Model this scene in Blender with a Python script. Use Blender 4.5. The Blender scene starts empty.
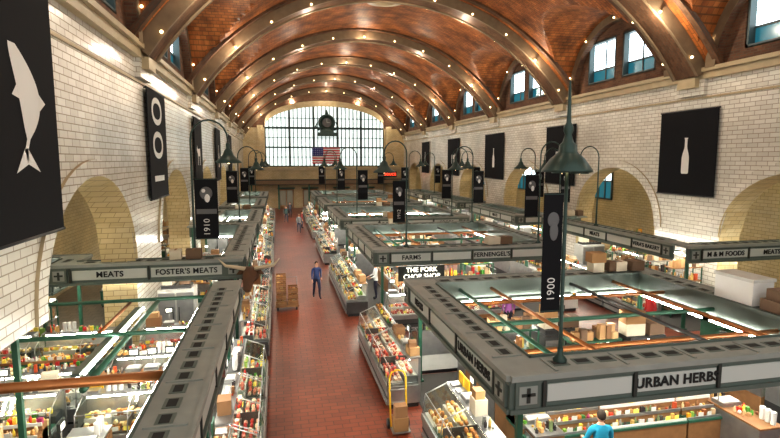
import bpy, bmesh, math, random
from mathutils import Matrix, Vector
random.seed(7)
R=random.Random(11)
pi=math.pi
scene=bpy.context.scene
XL,XR=-4.5,17.4
CX=(XL+XR)/2; HW=(XR-XL)/2
YF=72.0
ZS=10.2; ZA=16.0
RR=(HW*HW+(ZA-ZS)**2)/(2*(ZA-ZS)); CZ=ZA-RR
BAYS=[14.3+10.3*i for i in range(-1,6)]
RIBS=[9.15+10.3*i for i in range(0,7)]
def zb(x): return CZ+math.sqrt(max(0,RR*RR-(x-CX)**2))
def zc(y):
    z=ZS
    for c in BAYS:
        d=abs(y-c)/4.2
        if d<1: z=max(z,ZS+3.8*math.sqrt(1-d*d))
    return z
# ---------------------------------------------------------------- materials
M={}
def mat(name,col,rough=.6,metal=0,emis=None,estr=0,spec=.5):
    m=bpy.data.materials.new(name); m.use_nodes=True
    b=m.node_tree.nodes['Principled BSDF']
    b.inputs['Base Color'].default_value=(*col,1); b.inputs['Roughness'].default_value=rough
    b.inputs['Metallic'].default_value=metal; b.inputs['Specular IOR Level'].default_value=spec
    if emis: 
        b.inputs['Emission Color'].default_value=(*emis,1); b.inputs['Emission Strength'].default_value=estr
    M[name]=m; return m
def noisy(name,col,col2,scale=3,rough=.6,metal=0,bump=0):
    m=mat(name,col,rough,metal); nt=m.node_tree; b=nt.nodes['Principled BSDF']
    tc=nt.nodes.new('ShaderNodeTexCoord'); n=nt.nodes.new('ShaderNodeTexNoise'); n.inputs['Scale'].default_value=scale; n.inputs['Detail'].default_value=4
    mx=nt.nodes.new('ShaderNodeMix'); mx.data_type='RGBA'
    mx.inputs['A'].default_value=(*col,1); mx.inputs['B'].default_value=(*col2,1)
    nt.links.new(tc.outputs['Object'],n.inputs['Vector']); nt.links.new(n.outputs['Fac'],mx.inputs['Factor'])
    nt.links.new(mx.outputs['Result'],b.inputs['Base Color'])
    return m
def brick(name,c1,c2,mortar,w,h,ms=.012,rough=.5,mode='wall',big=.5,bump=.3,vari=.35,spec=.5):
    m=mat(name,c1,rough,spec=spec); nt=m.node_tree; b=nt.nodes['Principled BSDF']; L=nt.links.new
    tc=nt.nodes.new('ShaderNodeTexCoord')
    if mode=='wall':
        s=nt.nodes.new('ShaderNodeSeparateXYZ'); a=nt.nodes.new('ShaderNodeMath'); a.operation='ADD'; c=nt.nodes.new('ShaderNodeCombineXYZ')
        L(tc.outputs['Object'],s.inputs[0]); L(s.outputs[0],a.inputs[0]); L(s.outputs[1],a.inputs[1]); L(a.outputs[0],c.inputs[0]); L(s.outputs[2],c.inputs[1]); vec=c.outputs[0]
    elif mode=='uv': vec=tc.outputs['UV']
    else: vec=tc.outputs['Object']
    t=nt.nodes.new('ShaderNodeTexBrick'); t.inputs['Scale'].default_value=1; t.inputs['Brick Width'].default_value=w; t.inputs['Row Height'].default_value=h
    t.inputs['Mortar Size'].default_value=ms; t.inputs['Color1'].default_value=(*c1,1); t.inputs['Color2'].default_value=(*c2,1); t.inputs['Mortar'].default_value=(*mortar,1)
    L(vec,t.inputs['Vector'])
    n=nt.nodes.new('ShaderNodeTexNoise'); n.inputs['Scale'].default_value=big; n.inputs['Detail'].default_value=5; L(vec,n.inputs['Vector'])
    mr=nt.nodes.new('ShaderNodeMapRange'); mr.inputs['From Min'].default_value=.3; mr.inputs['From Max'].default_value=.7; mr.inputs['To Min'].default_value=1-vari; mr.inputs['To Max'].default_value=1+vari*.6
    L(n.outputs['Fac'],mr.inputs['Value'])
    mx=nt.nodes.new('ShaderNodeVectorMath'); mx.operation='SCALE'; L(t.outputs['Color'],mx.inputs[0]); L(mr.outputs[0],mx.inputs['Scale'])
    L(mx.outputs[0],b.inputs['Base Color'])
    bp=nt.nodes.new('ShaderNodeBump'); bp.inputs['Strength'].default_value=bump; bp.inputs['Distance'].default_value=.02; bp.invert=True
    L(t.outputs['Fac'],bp.inputs['Height']); L(bp.outputs['Normal'],b.inputs['Normal'])
    return m
def island(name,cols,rough=.5):
    m=mat(name,cols[0],rough); nt=m.node_tree; b=nt.nodes['Principled BSDF']
    g=nt.nodes.new('ShaderNodeNewGeometry'); r=nt.nodes.new('ShaderNodeValToRGB'); r.color_ramp.interpolation='CONSTANT'
    e=r.color_ramp.elements
    while len(e)<len(cols): e.new(.5)
    for i,c in enumerate(cols): e[i].position=i/len(cols); e[i].color=(*c,1)
    nt.links.new(g.outputs['Random Per Island'],r.inputs[0]); nt.links.new(r.outputs[0],b.inputs['Base Color'])
    return m
brick('floor_tile',(.27,.060,.026),(.20,.042,.018),(.10,.03,.016),.40,.20,.012,.30,'floor',.35,.15,.35)
brick('aisle_floor_tile',(.20,.17,.14),(.15,.13,.11),(.08,.07,.06),.40,.40,.014,.35,'floor',.35,.2,.3)
brick('wall_tile',(.77,.745,.67),(.66,.63,.55),(.38,.33,.26),.46,.17,.012,.20,'wall',.35,.35,.20)
brick('tan_tile',(.60,.47,.25),(.66,.54,.32),(.36,.26,.13),.4,.17,.010,.3,'wall',.6,.3,.2)
brick('brick_brown',(.20,.09,.045),(.12,.05,.028),(.14,.10,.06),.30,.10,.012,.8,'wall',.8,.3,.4)
brick('vault_brick',(.50,.175,.045),(.30,.090,.022),(.20,.08,.025),.40,.16,.018,.58,'uv',.9,.4,.6,.3)
brick('rib_brick',(.19,.095,.05),(.12,.055,.028),(.12,.085,.05),.24,.12,.012,.6,'uv',.9,.4,.4,.3)
noisy('rib_edge',(.27,.20,.12),(.15,.10,.06),3,.7)
noisy('cornice',(.52,.43,.27),(.36,.28,.17),2,.5)
noisy('green_grey',(.13,.165,.145),(.08,.105,.09),2,.45)
noisy('green_paint',(.02,.09,.055),(.035,.13,.08),3,.4)
noisy('beam_top',(.34,.36,.33),(.21,.23,.21),2.5,.5)
mat('slot',(.03,.03,.028),.9)
mat('sign_panel',(.50,.53,.50),.5)
mat('sign_letter',(.008,.01,.01),.6)
mat('sign_dark',(.03,.035,.03),.5)
mat('dark_sheet',(.05,.045,.04),.8)  # near-black tone of the sheets added to darken stall floors
noisy('steel',(.44,.44,.43),(.26,.26,.26),4,.3,.7)
noisy('dark_steel',(.11,.11,.11),(.05,.05,.05),4,.35,.5)
noisy('white_enamel',(.60,.59,.55),(.44,.43,.40),3,.35)
mat('white_plastic',(.68,.67,.64),.4)
mat('black_paint',(.012,.012,.014),.45)
noisy('copper',(.40,.16,.045),(.24,.09,.03),4,.35,.5)
noisy('wood',(.36,.18,.07),(.20,.10,.04),6,.6)
mat('yellow',(.80,.50,.02),.5)
mat('pricecard',(.95,.80,.15),.6)
mat('banner_black',(.010,.010,.012),.8,spec=.2)
mat('banner_white',(.70,.69,.66),.7)
mat('banner_grey',(.13,.13,.13),.7)
noisy('lamp_green',(.045,.085,.07),(.025,.045,.04),4,.35,.3)
mat('bulb',(1,.8,.5),.5,0,(1,.74,.40),8)
mat('tube',(1,1,1),.5,0,(1,.97,.88),50)
mat('casetube',(1,1,1),.5,0,(1,.92,.76),46)
mat('sky_pane',(.8,.9,1),.3,0,(.78,.92,1),4.2)
mat('far_pane',(.8,.9,.9),.3,0,(.84,.95,.92),1.15)
mat('teal_pane',(.02,.12,.16),.2,0,(.02,.16,.22),.8)
mat('door_glass',(.05,.05,.05),.2,0,(.5,.4,.25),.25)
mat('mullion',(.07,.10,.10),.5)
mat('neon_red',(1,.1,.05),.5,0,(1,.08,.03),2.5)
mat('lit_sign',(1,1,.95),.5,0,(1,.97,.85),1.6)
mat('flag_red',(.55,.02,.03),.7); mat('flag_white',(.8,.8,.8),.7); mat('flag_blue',(.02,.03,.2),.7)
mat('skin',(.55,.30,.20),.5); mat('hair',(.03,.018,.01),.8); mat('grey_hair',(.3,.28,.26),.8)
mat('eye',(.02,.02,.02),.3); mat('lip',(.35,.09,.08),.5); mat('shoe',(.02,.02,.02),.5)
noisy('hide',(.16,.07,.03),(.07,.035,.02),5,.7); mat('horn',(.6,.5,.35),.4)
island('goods',[(.75,.06,.02),(.8,.62,.35),(.9,.42,.02),(.08,.30,.04),(.70,.66,.58),(.35,.12,.04),(.55,.03,.03),(.9,.72,.10),(.6,.42,.25),(.25,.42,.08),(.5,.3,.15),(.28,.10,.04)])
island('meat',[(.60,.07,.05),(.72,.20,.14),(.45,.04,.03),(.75,.45,.32),(.7,.52,.36),(.50,.10,.06),(.35,.03,.03)],.3)
island('bread',[(.60,.30,.08),(.40,.16,.04),(.75,.48,.18),(.7,.55,.3),(.28,.11,.03),(.7,.5,.22)])
island('herbs',[(.12,.32,.04),(.55,.05,.02),(.7,.5,.06),(.75,.7,.6),(.05,.18,.04),(.55,.22,.04),(.85,.8,.7),(.35,.03,.12)])
island('card',[(.46,.28,.13),(.34,.19,.08),(.55,.36,.18),(.60,.54,.42),(.28,.15,.07),(.16,.10,.06)],.8)
island('jars',[(.7,.68,.6),(.55,.10,.04),(.7,.48,.15),(.25,.25,.23),(.20,.25,.12),(.05,.04,.04),(.5,.3,.12),(.12,.10,.09),(.3,.14,.06)],.2)
gm=bpy.data.materials.new('glass_panel'); gm.use_nodes=True; nt=gm.node_tree; nt.nodes.remove(nt.nodes['Principled BSDF'])
tr=nt.nodes.new('ShaderNodeBsdfTransparent'); tr.inputs[0].default_value=(.90,.96,.94,1); gl=nt.nodes.new('ShaderNodeBsdfGlossy'); gl.inputs['Roughness'].default_value=.06; gl.inputs[0].default_value=(.9,.95,.95,1)
mxs=nt.nodes.new('ShaderNodeMixShader'); mxs.inputs[0].default_value=.13
nt.links.new(tr.outputs[0],mxs.inputs[1]); nt.links.new(gl.outputs[0],mxs.inputs[2]); nt.links.new(mxs.outputs[0],nt.nodes['Material Output'].inputs[0]); M['glass']=gm
# ---------------------------------------------------------------- mesh builder
class MB:
    def __init__(s): s.v=[];s.f=[];s.m=[];s.names=[];s.M=Matrix.Identity(4);s.smooth=set()
    def mi(s,n):
        if n not in s.names: s.names.append(n)
        return s.names.index(n)
    def add(s,vs,fs,m,sm=False):
        o=len(s.v); mi=s.mi(m)
        for p in vs: s.v.append(tuple(s.M@Vector(p)))
        for f in fs:
            if sm: s.smooth.add(len(s.f))
            s.f.append([o+i for i in f]); s.m.append(mi)
    def quad(s,a,b,c,d,m): s.add([a,b,c,d],[(0,1,2,3)],m)
    def box(s,x0,x1,y0,y1,z0,z1,m,rz=0):
        vs=[(x0,y0,z0),(x1,y0,z0),(x1,y1,z0),(x0,y1,z0),(x0,y0,z1),(x1,y0,z1),(x1,y1,z1),(x0,y1,z1)]
        if rz:
            cx,cy=(x0+x1)/2,(y0+y1)/2;c,n=math.cos(rz),math.sin(rz)
            vs=[(cx+(x-cx)*c-(y-cy)*n,cy+(x-cx)*n+(y-cy)*c,z) for x,y,z in vs]
        s.add(vs,[(0,3,2,1),(4,5,6,7),(0,1,5,4),(1,2,6,5),(2,3,7,6),(3,0,4,7)],m)
    def tube(s,pts,rad,m,seg=8,sm=True):
        pts=[Vector(p) for p in pts]
        if not isinstance(rad,(list,tuple)): rad=[rad]*len(pts)
        vs=[];fs=[]
        t0=(pts[1]-pts[0]).normalized(); up=Vector((0,0,1)) if abs(t0.z)<.9 else Vector((1,0,0))
        n=t0.cross(up).normalized()
        for i,p in enumerate(pts):
            t=(pts[min(i+1,len(pts)-1)]-pts[max(i-1,0)]).normalized()
            n=(n-t*n.dot(t)).normalized(); b=t.cross(n)
            for k in range(seg):
                a=2*pi*k/seg; vs.append(p+n*math.cos(a)*rad[i]+b*math.sin(a)*rad[i])
        for i in range(len(pts)-1):
            for k in range(seg):
                k2=(k+1)%seg; fs.append((i*seg+k,i*seg+k2,(i+1)*seg+k2,(i+1)*seg+k))
        fs.append(tuple(range(seg))[::-1]); fs.append(tuple(range((len(pts)-1)*seg,len(pts)*seg)))
        s.add(vs,fs,m,sm)
    def lathe(s,c,prof,m,seg=16,sm=True):
        vs=[];fs=[]
        for r,z in prof:
            for k in range(seg):
                a=2*pi*k/seg; vs.append((c[0]+r*math.cos(a),c[1]+r*math.sin(a),c[2]+z))
        for i in range(len(prof)-1):
            for k in range(seg):
                k2=(k+1)%seg; fs.append((i*seg+k,i*seg+k2,(i+1)*seg+k2,(i+1)*seg+k))
        s.add(vs,fs,m,sm)
    def ell(s,c,r,m,seg=8,rings=5,sm=True):
        if not isinstance(r,(list,tuple)): r=(r,r,r)
        vs=[(c[0],c[1],c[2]-r[2])];fs=[]
        for i in range(1,rings):
            t=pi*i/rings
            for k in range(seg):
                a=2*pi*k/seg; vs.append((c[0]+r[0]*math.sin(t)*math.cos(a),c[1]+r[1]*math.sin(t)*math.sin(a),c[2]-r[2]*math.cos(t)))
        vs.append((c[0],c[1],c[2]+r[2])); n=len(vs)-1
        for k in range(seg):
            k2=(k+1)%seg; fs.append((0,1+k2,1+k)); fs.append((n,1+(rings-2)*seg+k,1+(rings-2)*seg+k2))
            for i in range(rings-2): fs.append((1+i*seg+k,1+i*seg+k2,1+(i+1)*seg+k2,1+(i+1)*seg+k))
        s.add(vs,fs,m,sm)
    def build(s,name,parent=None,uvs=None):
        me=bpy.data.meshes.new(name); me.from_pydata(s.v,[],s.f)
        for n in s.names: me.materials.append(M[n])
        me.polygons.foreach_set('material_index',s.m)
        me.polygons.foreach_set('use_smooth',[i in s.smooth for i in range(len(s.f))])
        if uvs:
            l=me.uv_layers.new(name='UVMap')
            for lp in me.loops: l.data[lp.index].uv=uvs[lp.vertex_index]
        me.update()
        o=bpy.data.objects.new(name,me); scene.collection.objects.link(o)
        if parent: o.parent=parent
        return o
def text(name,body,loc,rot,size,m,parent=None,ext=.008,ax='CENTER',bold=.02):
    c=bpy.data.curves.new(name,'FONT'); c.body=body; c.size=size; c.extrude=ext; c.align_x=ax; c.align_y='CENTER'; c.offset=size*bold; c.space_character=1.06
    c.materials.append(M[m]); o=bpy.data.objects.new(name,c); scene.collection.objects.link(o); o.location=loc; o.rotation_euler=rot
    if parent: o.parent=parent
    return o
FRONT=(pi/2,0,0); LEFTF=(pi/2,0,-pi/2); RIGHTF=(pi/2,0,pi/2)
# ---------------------------------------------------------------- room shell
b=MB(); b.quad((-11,-1,0),(23.5,-1,0),(23.5,YF,0),(-11,YF,0),'floor_tile')
b.quad((-11,-1,.006),(XL-.0,-1,.006),(XL-.0,YF,.006),(-11,YF,.006),'aisle_floor_tile'); b.quad((XR,-1,.006),(23.5,-1,.006),(23.5,YF,.006),(XR,YF,.006),'aisle_floor_tile')
b.build('floor')
Y0C=4.0
nx=84; ys=[Y0C+i*(YF-Y0C)/272 for i in range(273)]
vs=[];uv=[];fs=[]
for y in ys:
    q=zc(y)
    for i in range(nx+1):
        x=XL+(XR-XL)*i/nx; z=max(zb(x),q)
        th=math.asin(max(-1,min(1,(x-CX)/RR)))
        vs.append((x,y,z)); uv.append((RR*th,y))
for j in range(len(ys)-1):
    for i in range(nx): a=j*(nx+1)+i; fs.append((a,a+nx+1,a+nx+2,a+1))
b=MB(); b.add(vs,fs,'vault_brick'); b.build('ceiling',None,uv)
ribs=MB(); ruv=[]
def sweep(yc,hw,off0,off1,m,edge=None):
    n=48; vs=[];fs=[]
    tm=math.asin(HW/RR)
    for i in range(n+1):
        t=-tm+2*tm*i/n
        for (yy,o) in ((yc-hw,off0),(yc-hw,off1),(yc+hw,off1),(yc+hw,off0)):
            r=RR-o; vs.append((CX+r*math.sin(t),yy,CZ+r*math.cos(t))); ruv.append((RR*t, yy+o))
    for i in range(n):
        for k in range(3):
            a=i*4+k; fs.append((a,a+1,a+5,a+4))
    ribs.add(vs,fs,m,False)
for y in RIBS:
    sweep(y,.62,-.1,.46,'rib_brick')
    for s in (-.65,.65): sweep(y+s,.07,-.1,.54,'rib_edge')
    for s in (-1.4,1.4): sweep(y+s,.14,-.1,.12,'rib_brick')
ribs.build('trim_ceiling_ribs',None,ruv)
bl=MB(); tm=math.asin(HW/RR)
for y in RIBS:
    for s in (-.81,.81):
        for i in range(11):
            t=-tm*.93+2*tm*.93*i/10; r=RR-.46
            bl.ell((CX+r*math.sin(t),y+s,CZ+r*math.cos(t)),.055,'bulb',8,6)
for c in BAYS:
    for X,sx in ((XL,1),(XR,-1)):
        for k in range(5):
            a=pi*(k+.5)/5
            yy=c+4.15*math.cos(a); 
            if yy>5 : bl.ell((X+sx*.42,yy,ZS+3.55*math.sin(a)),.05,'bulb',8,6)
bl.build('ceiling_light_bulbs')
for y in RIBS:
    for k,fx in enumerate((-.75,-.38,0,.38,.75)):
        t=tm*fx; r=RR-.95
        L=bpy.data.lights.new('rib_lamp','POINT'); L.energy=190; L.color=(1,.89,.72); L.shadow_soft_size=.07
        o=bpy.data.objects.new('rib_lamp',L); scene.collection.objects.link(o); o.location=(CX+r*math.sin(t),y+(.95 if k%2 else -.95),CZ+r*math.cos(t))
b=MB(); b.lathe((CX,31.5,ZA),[(0,-.12),(.5,-.12),(.55,-.2),(.8,-.2),(.85,-.1),(1.2,-.12),(1.3,-.02)],'cornice',24); b.build('ceiling_medallion')
# side walls
AH=3.3; ASP=3.4; ARISE=2.7
def az(y):
    for c in BAYS:
        if abs(y-c)<AH-1e-6: return ASP+ARISE*math.sqrt(1-((y-c)/AH)**2)
    return 0
def side_wall(name,xi,xo,sgn):
    b=MB()
    pts=set([-1.0,YF])
    for c in BAYS:
        for k in range(25):
            yy=c-AH+2*AH*k/24
            pts.add(round(yy,4))
    pts=sorted(p for p in pts if -1<=p<=YF)
    for p,q in zip(pts[:-1],pts[1:]):
        mid=(p+q)/2; inside=any(abs(mid-c)<AH for c in BAYS)
        if inside:
            z0,z1=max(az(p),ASP),max(az(q),ASP)
            b.quad((xi,p,z0),(xi,q,z1),(xi,q,ZS),(xi,p,ZS),'wall_tile')
            b.quad((xo,p,z0),(xo,q,z1),(xo,q,ZS),(xo,p,ZS),'wall_tile')
            b.quad((xi,p,z0),(xi,q,z1),(xo,q,z1),(xo,p,z0),'tan_tile')
        else:
            z0=0
            if sgn>0 and 7<mid<11.2:   # near left: lintel over an open stall bay
                z0=3.4; b.quad((xi,p,z0),(xi,q,z0),(xo,q,z0),(xo,p,z0),'tan_tile')
            for x in (xi,xo): b.quad((x,p,z0),(x,q,z0),(x,q,ZS),(x,p,ZS),'wall_tile')
    for c in BAYS:
        for yy in (c-AH,c+AH):
            if yy>-1 and yy<YF and not (sgn>0 and 7<yy<11.2): b.quad((xi,yy,0),(xo,yy,0),(xo,yy,ASP),(xi,yy,ASP),'tan_tile')
        x2=xi+sgn*.07
        for k in range(24):
            a0,a1=pi*k/24,pi*(k+1)/24
            def P(r,rz,a,x): return (x,c+r*math.cos(a),ASP+rz*math.sin(a))
            b.quad(P(AH,ARISE,a0,x2),P(AH,ARISE,a1,x2),P(AH+.42,ARISE+.42,a1,x2),P(AH+.42,ARISE+.42,a0,x2),'wall_tile')
            b.quad(P(AH+.42,ARISE+.42,a0,x2),P(AH+.42,ARISE+.42,a1,x2),P(AH+.42,ARISE+.42,a1,xi),P(AH+.42,ARISE+.42,a0,xi),'cornice')
            b.quad(P(AH,ARISE,a0,x2),P(AH,ARISE,a1,x2),P(AH,ARISE,a1,xi),P(AH,ARISE,a0,xi),'tan_tile')
    pts=set([Y0C,YF])
    for c in BAYS:
        for k in range(29): pts.add(round(c-4.2+8.4*k/28,4))
        for wc in (c-1.5,c+1.5):
            pts.add(wc-1.2); pts.add(wc+1.2)
    pts=sorted(p for p in pts if Y0C<=p<=YF)
    for p,q in zip(pts[:-1],pts[1:]):
        mid=(p+q)/2; w=any(abs(mid-c-d)<1.2 for c in BAYS for d in (-1.5,1.5))
        if w:
            b.quad((xi,p,ZS),(xi,q,ZS),(xi,q,10.75),(xi,p,10.75),'brick_brown')
            b.quad((xi,p,12.95),(xi,q,12.95),(xi,q,zc(q)+.05),(xi,p,zc(p)+.05),'brick_brown')
        else: b.quad((xi,p,ZS),(xi,q,ZS),(xi,q,zc(q)+.05),(xi,p,zc(p)+.05),'brick_brown')
    o=b.build(name)
    for c in BAYS:
        if c<10: continue
        for d in (-1.5,1.5):
            w=MB(); y0,y1=c+d-1.2,c+d+1.2; xx=xi-sgn*.3
            xa,xb=sorted((xx,xi))
            for (a0,a1,z0,z1) in ((y0-.05,y0+.08,10.7,13),(y1-.08,y1+.05,10.7,13),(y0,y1,10.7,10.82),(y0,y1,12.87,13)): w.box(xa,xb,a0,a1,z0,z1,'mullion')
            w.box(xx-.04,xx+.06,y0,y1,11.42,11.5,'mullion'); w.box(xx-.04,xx+.06,y0+1.16,y0+1.24,10.7,13,'mullion')
            w.quad((xx,y0,11.46),(xx,y1,11.46),(xx,y1,12.9),(xx,y0,12.9),'sky_pane')
            w.quad((xx,y0,10.8),(xx,y1,10.8),(xx,y1,11.46),(xx,y0,11.46),'teal_pane')
            w.build('window_1')
    return o
side_wall('wall_left',XL,XL-1.0,1)
side_wall('wall_right',XR,XR+1.0,-1)
for nm,xi,s in (('left',XL,1),('right',XR,-1)):
    b=MB(); x0,x1=sorted((xi,xi+s*.22)); b.box(x0,x1,Y0C,YF,ZS-.38,ZS-.05,'cornice')
    x0,x1=sorted((xi,xi+s*.34)); b.box(x0,x1,Y0C,YF,ZS-.1,ZS+.06,'cornice')
    x0,x1=sorted((xi,xi+s*.05)); b.box(x0,x1,Y0C,YF,9.05,9.13,'cornice')
    b.build('trim_cornice_'+nm)
    b=MB()
    for c in BAYS[1:]:
        for k in range(28):
            a0,a1=pi*k/28,pi*(k+1)/28; xo=xi+s*.35
            def P(r,rz,a,x): return (x,c+r*math.cos(a),ZS+rz*math.sin(a))
            b.quad(P(3.75,3.4,a0,xo),P(3.75,3.4,a1,xo),P(4.25,3.9,a1,xo),P(4.25,3.9,a0,xo),'rib_edge')
            b.quad(P(3.75,3.4,a0,xo),P(3.75,3.4,a1,xo),P(3.75,3.4,a1,xi),P(3.75,3.4,a0,xi),'brick_brown')
    b.build('trim_lunette_'+nm)
    b=MB()
    for y in RIBS:
        x0,x1=sorted((xi,xi+s*.18)); b.box(x0,x1,y-.75,y+.75,9.2,ZS-.3,'wall_tile')
        x0,x1=sorted((xi,xi+s*.4)); b.box(x0,x1,y-.5,y+.5,9.5,ZS-.3,'cornice')
    b.build('trim_corbel_'+nm)
# far wall
WX0,WX1,WS,WSP,WAP=CX-8.1,CX+8.1,5.6,10.8,13.7
def wz(x):
    d=(x-CX)/8.1
    return WSP+(WAP-WSP)*math.sqrt(max(0,1-d*d)) if abs(d)<=1 else 0
b=MB(); n=96
xs=sorted(set([round(XL+(XR-XL)*i/n,4) for i in range(n+1)]+[round(WX0,4),round(WX1,4)]))
for p,q in zip(xs[:-1],xs[1:]):
    mid=(p+q)/2; top=lambda x:max(zb(x),ZS)+.3
    if WX0<mid<WX1:
        b.quad((p,YF,0),(q,YF,0),(q,YF,WS),(p,YF,WS),'tan_tile')
        b.quad((p,YF,wz(p)),(q,YF,wz(q)),(q,YF,top(q)),(p,YF,top(p)),'brick_brown')
        r=.75
        b.quad((p,YF-.15,wz(p)),(q,YF-.15,wz(q)),(q,YF-.15,wz(q)+r),(p,YF-.15,wz(p)+r),'tan_tile')
        b.quad((p,YF-.15,wz(p)+r),(q,YF-.15,wz(q)+r),(q,YF,wz(q)+r),(p,YF,wz(p)+r),'tan_tile')
    else:
        b.quad((p,YF,0),(q,YF,0),(q,YF,ZS+.6),(p,YF,ZS+.6),'tan_tile')
        b.quad((p,YF,ZS+.6),(q,YF,ZS+.6),(q,YF,top(q)+.5),(p,YF,top(p)+.5),'brick_brown')
b.quad((-11,YF,0),(XL,YF,0),(XL,YF,8),(-11,YF,8),'tan_tile'); b.quad((XR,YF,0),(23.5,YF,0),(23.5,YF,8),(XR,YF,8),'tan_tile')
b.build('wall_far')
b=MB()
for x in (WX0-1.0,WX1+.2): b.box(x,x+.8,YF-.3,YF-.01,0,WSP+.3,'tan_tile')
b.box(XL,XR,YF-.3,YF-.01,5.1,5.5,'cornice'); b.build('trim_far')
w=MB()
for p,q in zip(xs[:-1],xs[1:]):
    if WX0<(p+q)/2<WX1: w.quad((p,YF+.3,WS),(q,YF+.3,WS),(q,YF+.3,wz(q)+.1),(p,YF+.3,wz(p)+.1),'far_pane')
k=0
x=WX0
while x<=WX1+.01:
    big=(k%6==0); t=.14 if big else .05
    if wz(x)>0: w.box(x-t,x+t,YF+.02,YF+.25,WS,max(wz(x),WS+.1),'mullion')
    x+=16.2/30; k+=1
for z,t in ((WS+.05,.1),(6.9,.04),(8.2,.1),(9.5,.04),(10.8,.14),(12.1,.04)):
    hwid=8.1 if z<=WSP else 8.1*math.sqrt(max(0,1-((z-WSP)/(WAP-WSP))**2))
    w.box(CX-hwid,CX+hwid,YF+.02,YF+.25,z-t,z+t,'mullion')
w.build('window_far')
# clock
b=MB(); cx,cz=CX+.1,11.5
b.box(cx-1.3,cx+1.3,YF-.9,YF-.3,9.7,10.2,'lamp_green'); b.box(cx-.9,cx+.9,YF-.85,YF-.35,10.2,10.6,'lamp_green')
b.M=Matrix.Translation((cx,YF-.6,cz))@Matrix.Rotation(pi/2,4,'X'); b.lathe((0,0,0),[(0,-.2),(1.05,-.2),(1.15,0),(1.05,.2),(.85,.2),(.85,.16),(0,.16)],'lamp_green',28)
b.lathe((0,0,0),[(.62,.18),(0,.18)],'banner_grey',28); b.box(-.03,.03,0,.5,.19,.21,'sign_panel'); b.box(0,.38,-.03,.03,.19,.21,'sign_panel'); b.M=Matrix.Identity(4)
b.tube([(cx-1,YF-.6,10.5),(cx-1.5,YF-.6,11),(cx-1.2,YF-.6,11.6)],[.15,.12,.06],'lamp_green'); b.tube([(cx+1,YF-.6,10.5),(cx+1.5,YF-.6,11),(cx+1.2,YF-.6,11.6)],[.15,.12,.06],'lamp_green')
b.tube([(cx,YF-.6,12.6),(cx,YF-.6,13.0),(cx,YF-.6,13.3)],[.25,.15,.03],'lamp_green')
b.box(cx-.1,cx+.1,YF-.5,YF+.1,9.8,10.1,'lamp_green')
b.build('wall_clock')
# flag
b=MB(); fx0,fx1,fz0,fz1=CX-1.9,CX+1.9,6.0,8.2
for i in range(13):
    z=fz1-(fz1-fz0)*i/13; b.box(fx0,fx1,YF-.24,YF-.22,z-(fz1-fz0)/13,z,'flag_red' if i%2==0 else 'flag_white')
b.box(fx0,fx0+1.5,YF-.26,YF-.21,fz1-1.18,fz1,'flag_blue'); 
for i in range(5):
    for j in range(4): b.ell((fx0+.2+i*.28,YF-.265,fz1-.18-j*.27),(.05,.01,.05),'flag_white',6,4)
b.tube([(fx0-.1,YF-.23,fz1+.03),(fx1+.1,YF-.23,fz1+.03)],.03,'steel'); b.build('american_flag')
for i,xd in enumerate((1.0,4.2,8.5,12)):
    b=MB(); b.box(xd-1,xd+1,YF-.12,YF-.02,0,2.6,'wood'); b.box(xd-.85,xd-.06,YF-.15,YF-.11,.4,2.4,'door_glass'); b.box(xd+.06,xd+.85,YF-.15,YF-.11,.4,2.4,'door_glass'); b.box(xd-1.15,xd+1.15,YF-.2,YF-.02,2.6,2.8,'green_paint'); b.build('door_%d'%(i+1))
b=MB(); b.box(XL+.5,XR-.5,YF-1.6,YF-.4,3.2,3.9,'sign_dark'); b.box(XL+.5,XR-.5,YF-1.65,YF-1.6,3.3,3.8,'rib_edge')
for x in (XL+1,0,4,8,12,XR-1): b.box(x-.1,x+.1,YF-1.5,YF-1.3,0,3.2,'green_paint')
b.build('entrance_canopy')
# side aisles
for nm,x0,x1,xw in (('left_aisle',-10.5,XL-1,-10.5),('right_aisle',XR+1,23,23)):
    b=MB(); b.quad((xw,-1,0),(xw,YF,0),(xw,YF,7),(xw,-1,7),'tan_tile'); b.build('wall_'+nm)
    b=MB(); b.quad((x0,-1,7),(x1,-1,7),(x1,YF,7),(x0,YF,7),'wall_tile'); b.build('ceiling_'+nm)
    for c in BAYS[1:]:
        s=1 if xw<0 else -1
        b=MB()
        for d in (-1.6,0,1.6):
            xa,xb=sorted((xw+s*.02,xw+s*.12))
            b.quad((xw+s*.06,c+d-.7,3.8),(xw+s*.06,c+d+.7,3.8),(xw+s*.06,c+d+.7,5.0),(xw+s*.06,c+d-.7,5.0),'teal_pane')
            b.quad((xw+s*.06,c+d-.7,5.0),(xw+s*.06,c+d+.7,5.0),(xw+s*.06,c+d+.7,6.1),(xw+s*.06,c+d-.7,6.1),'sky_pane')
            for yy in (c+d-.75,c+d,c+d+.75): b.box(xa,xb,yy-.05,yy+.05,3.7,6.2,'mullion')
            for zz in (3.75,5,6.15): b.box(xa,xb,c+d-.8,c+d+.8,zz-.05,zz+.05,'mullion')
        b.build('window_1')
        L=bpy.data.lights.new('aisle_lamp','POINT'); L.energy=120; L.color=(1,.80,.46); L.shadow_soft_size=.2
        o=bpy.data.objects.new('aisle_lamp',L); scene.collection.objects.link(o); o.location=((x0+x1)/2,c,6.2)
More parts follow.
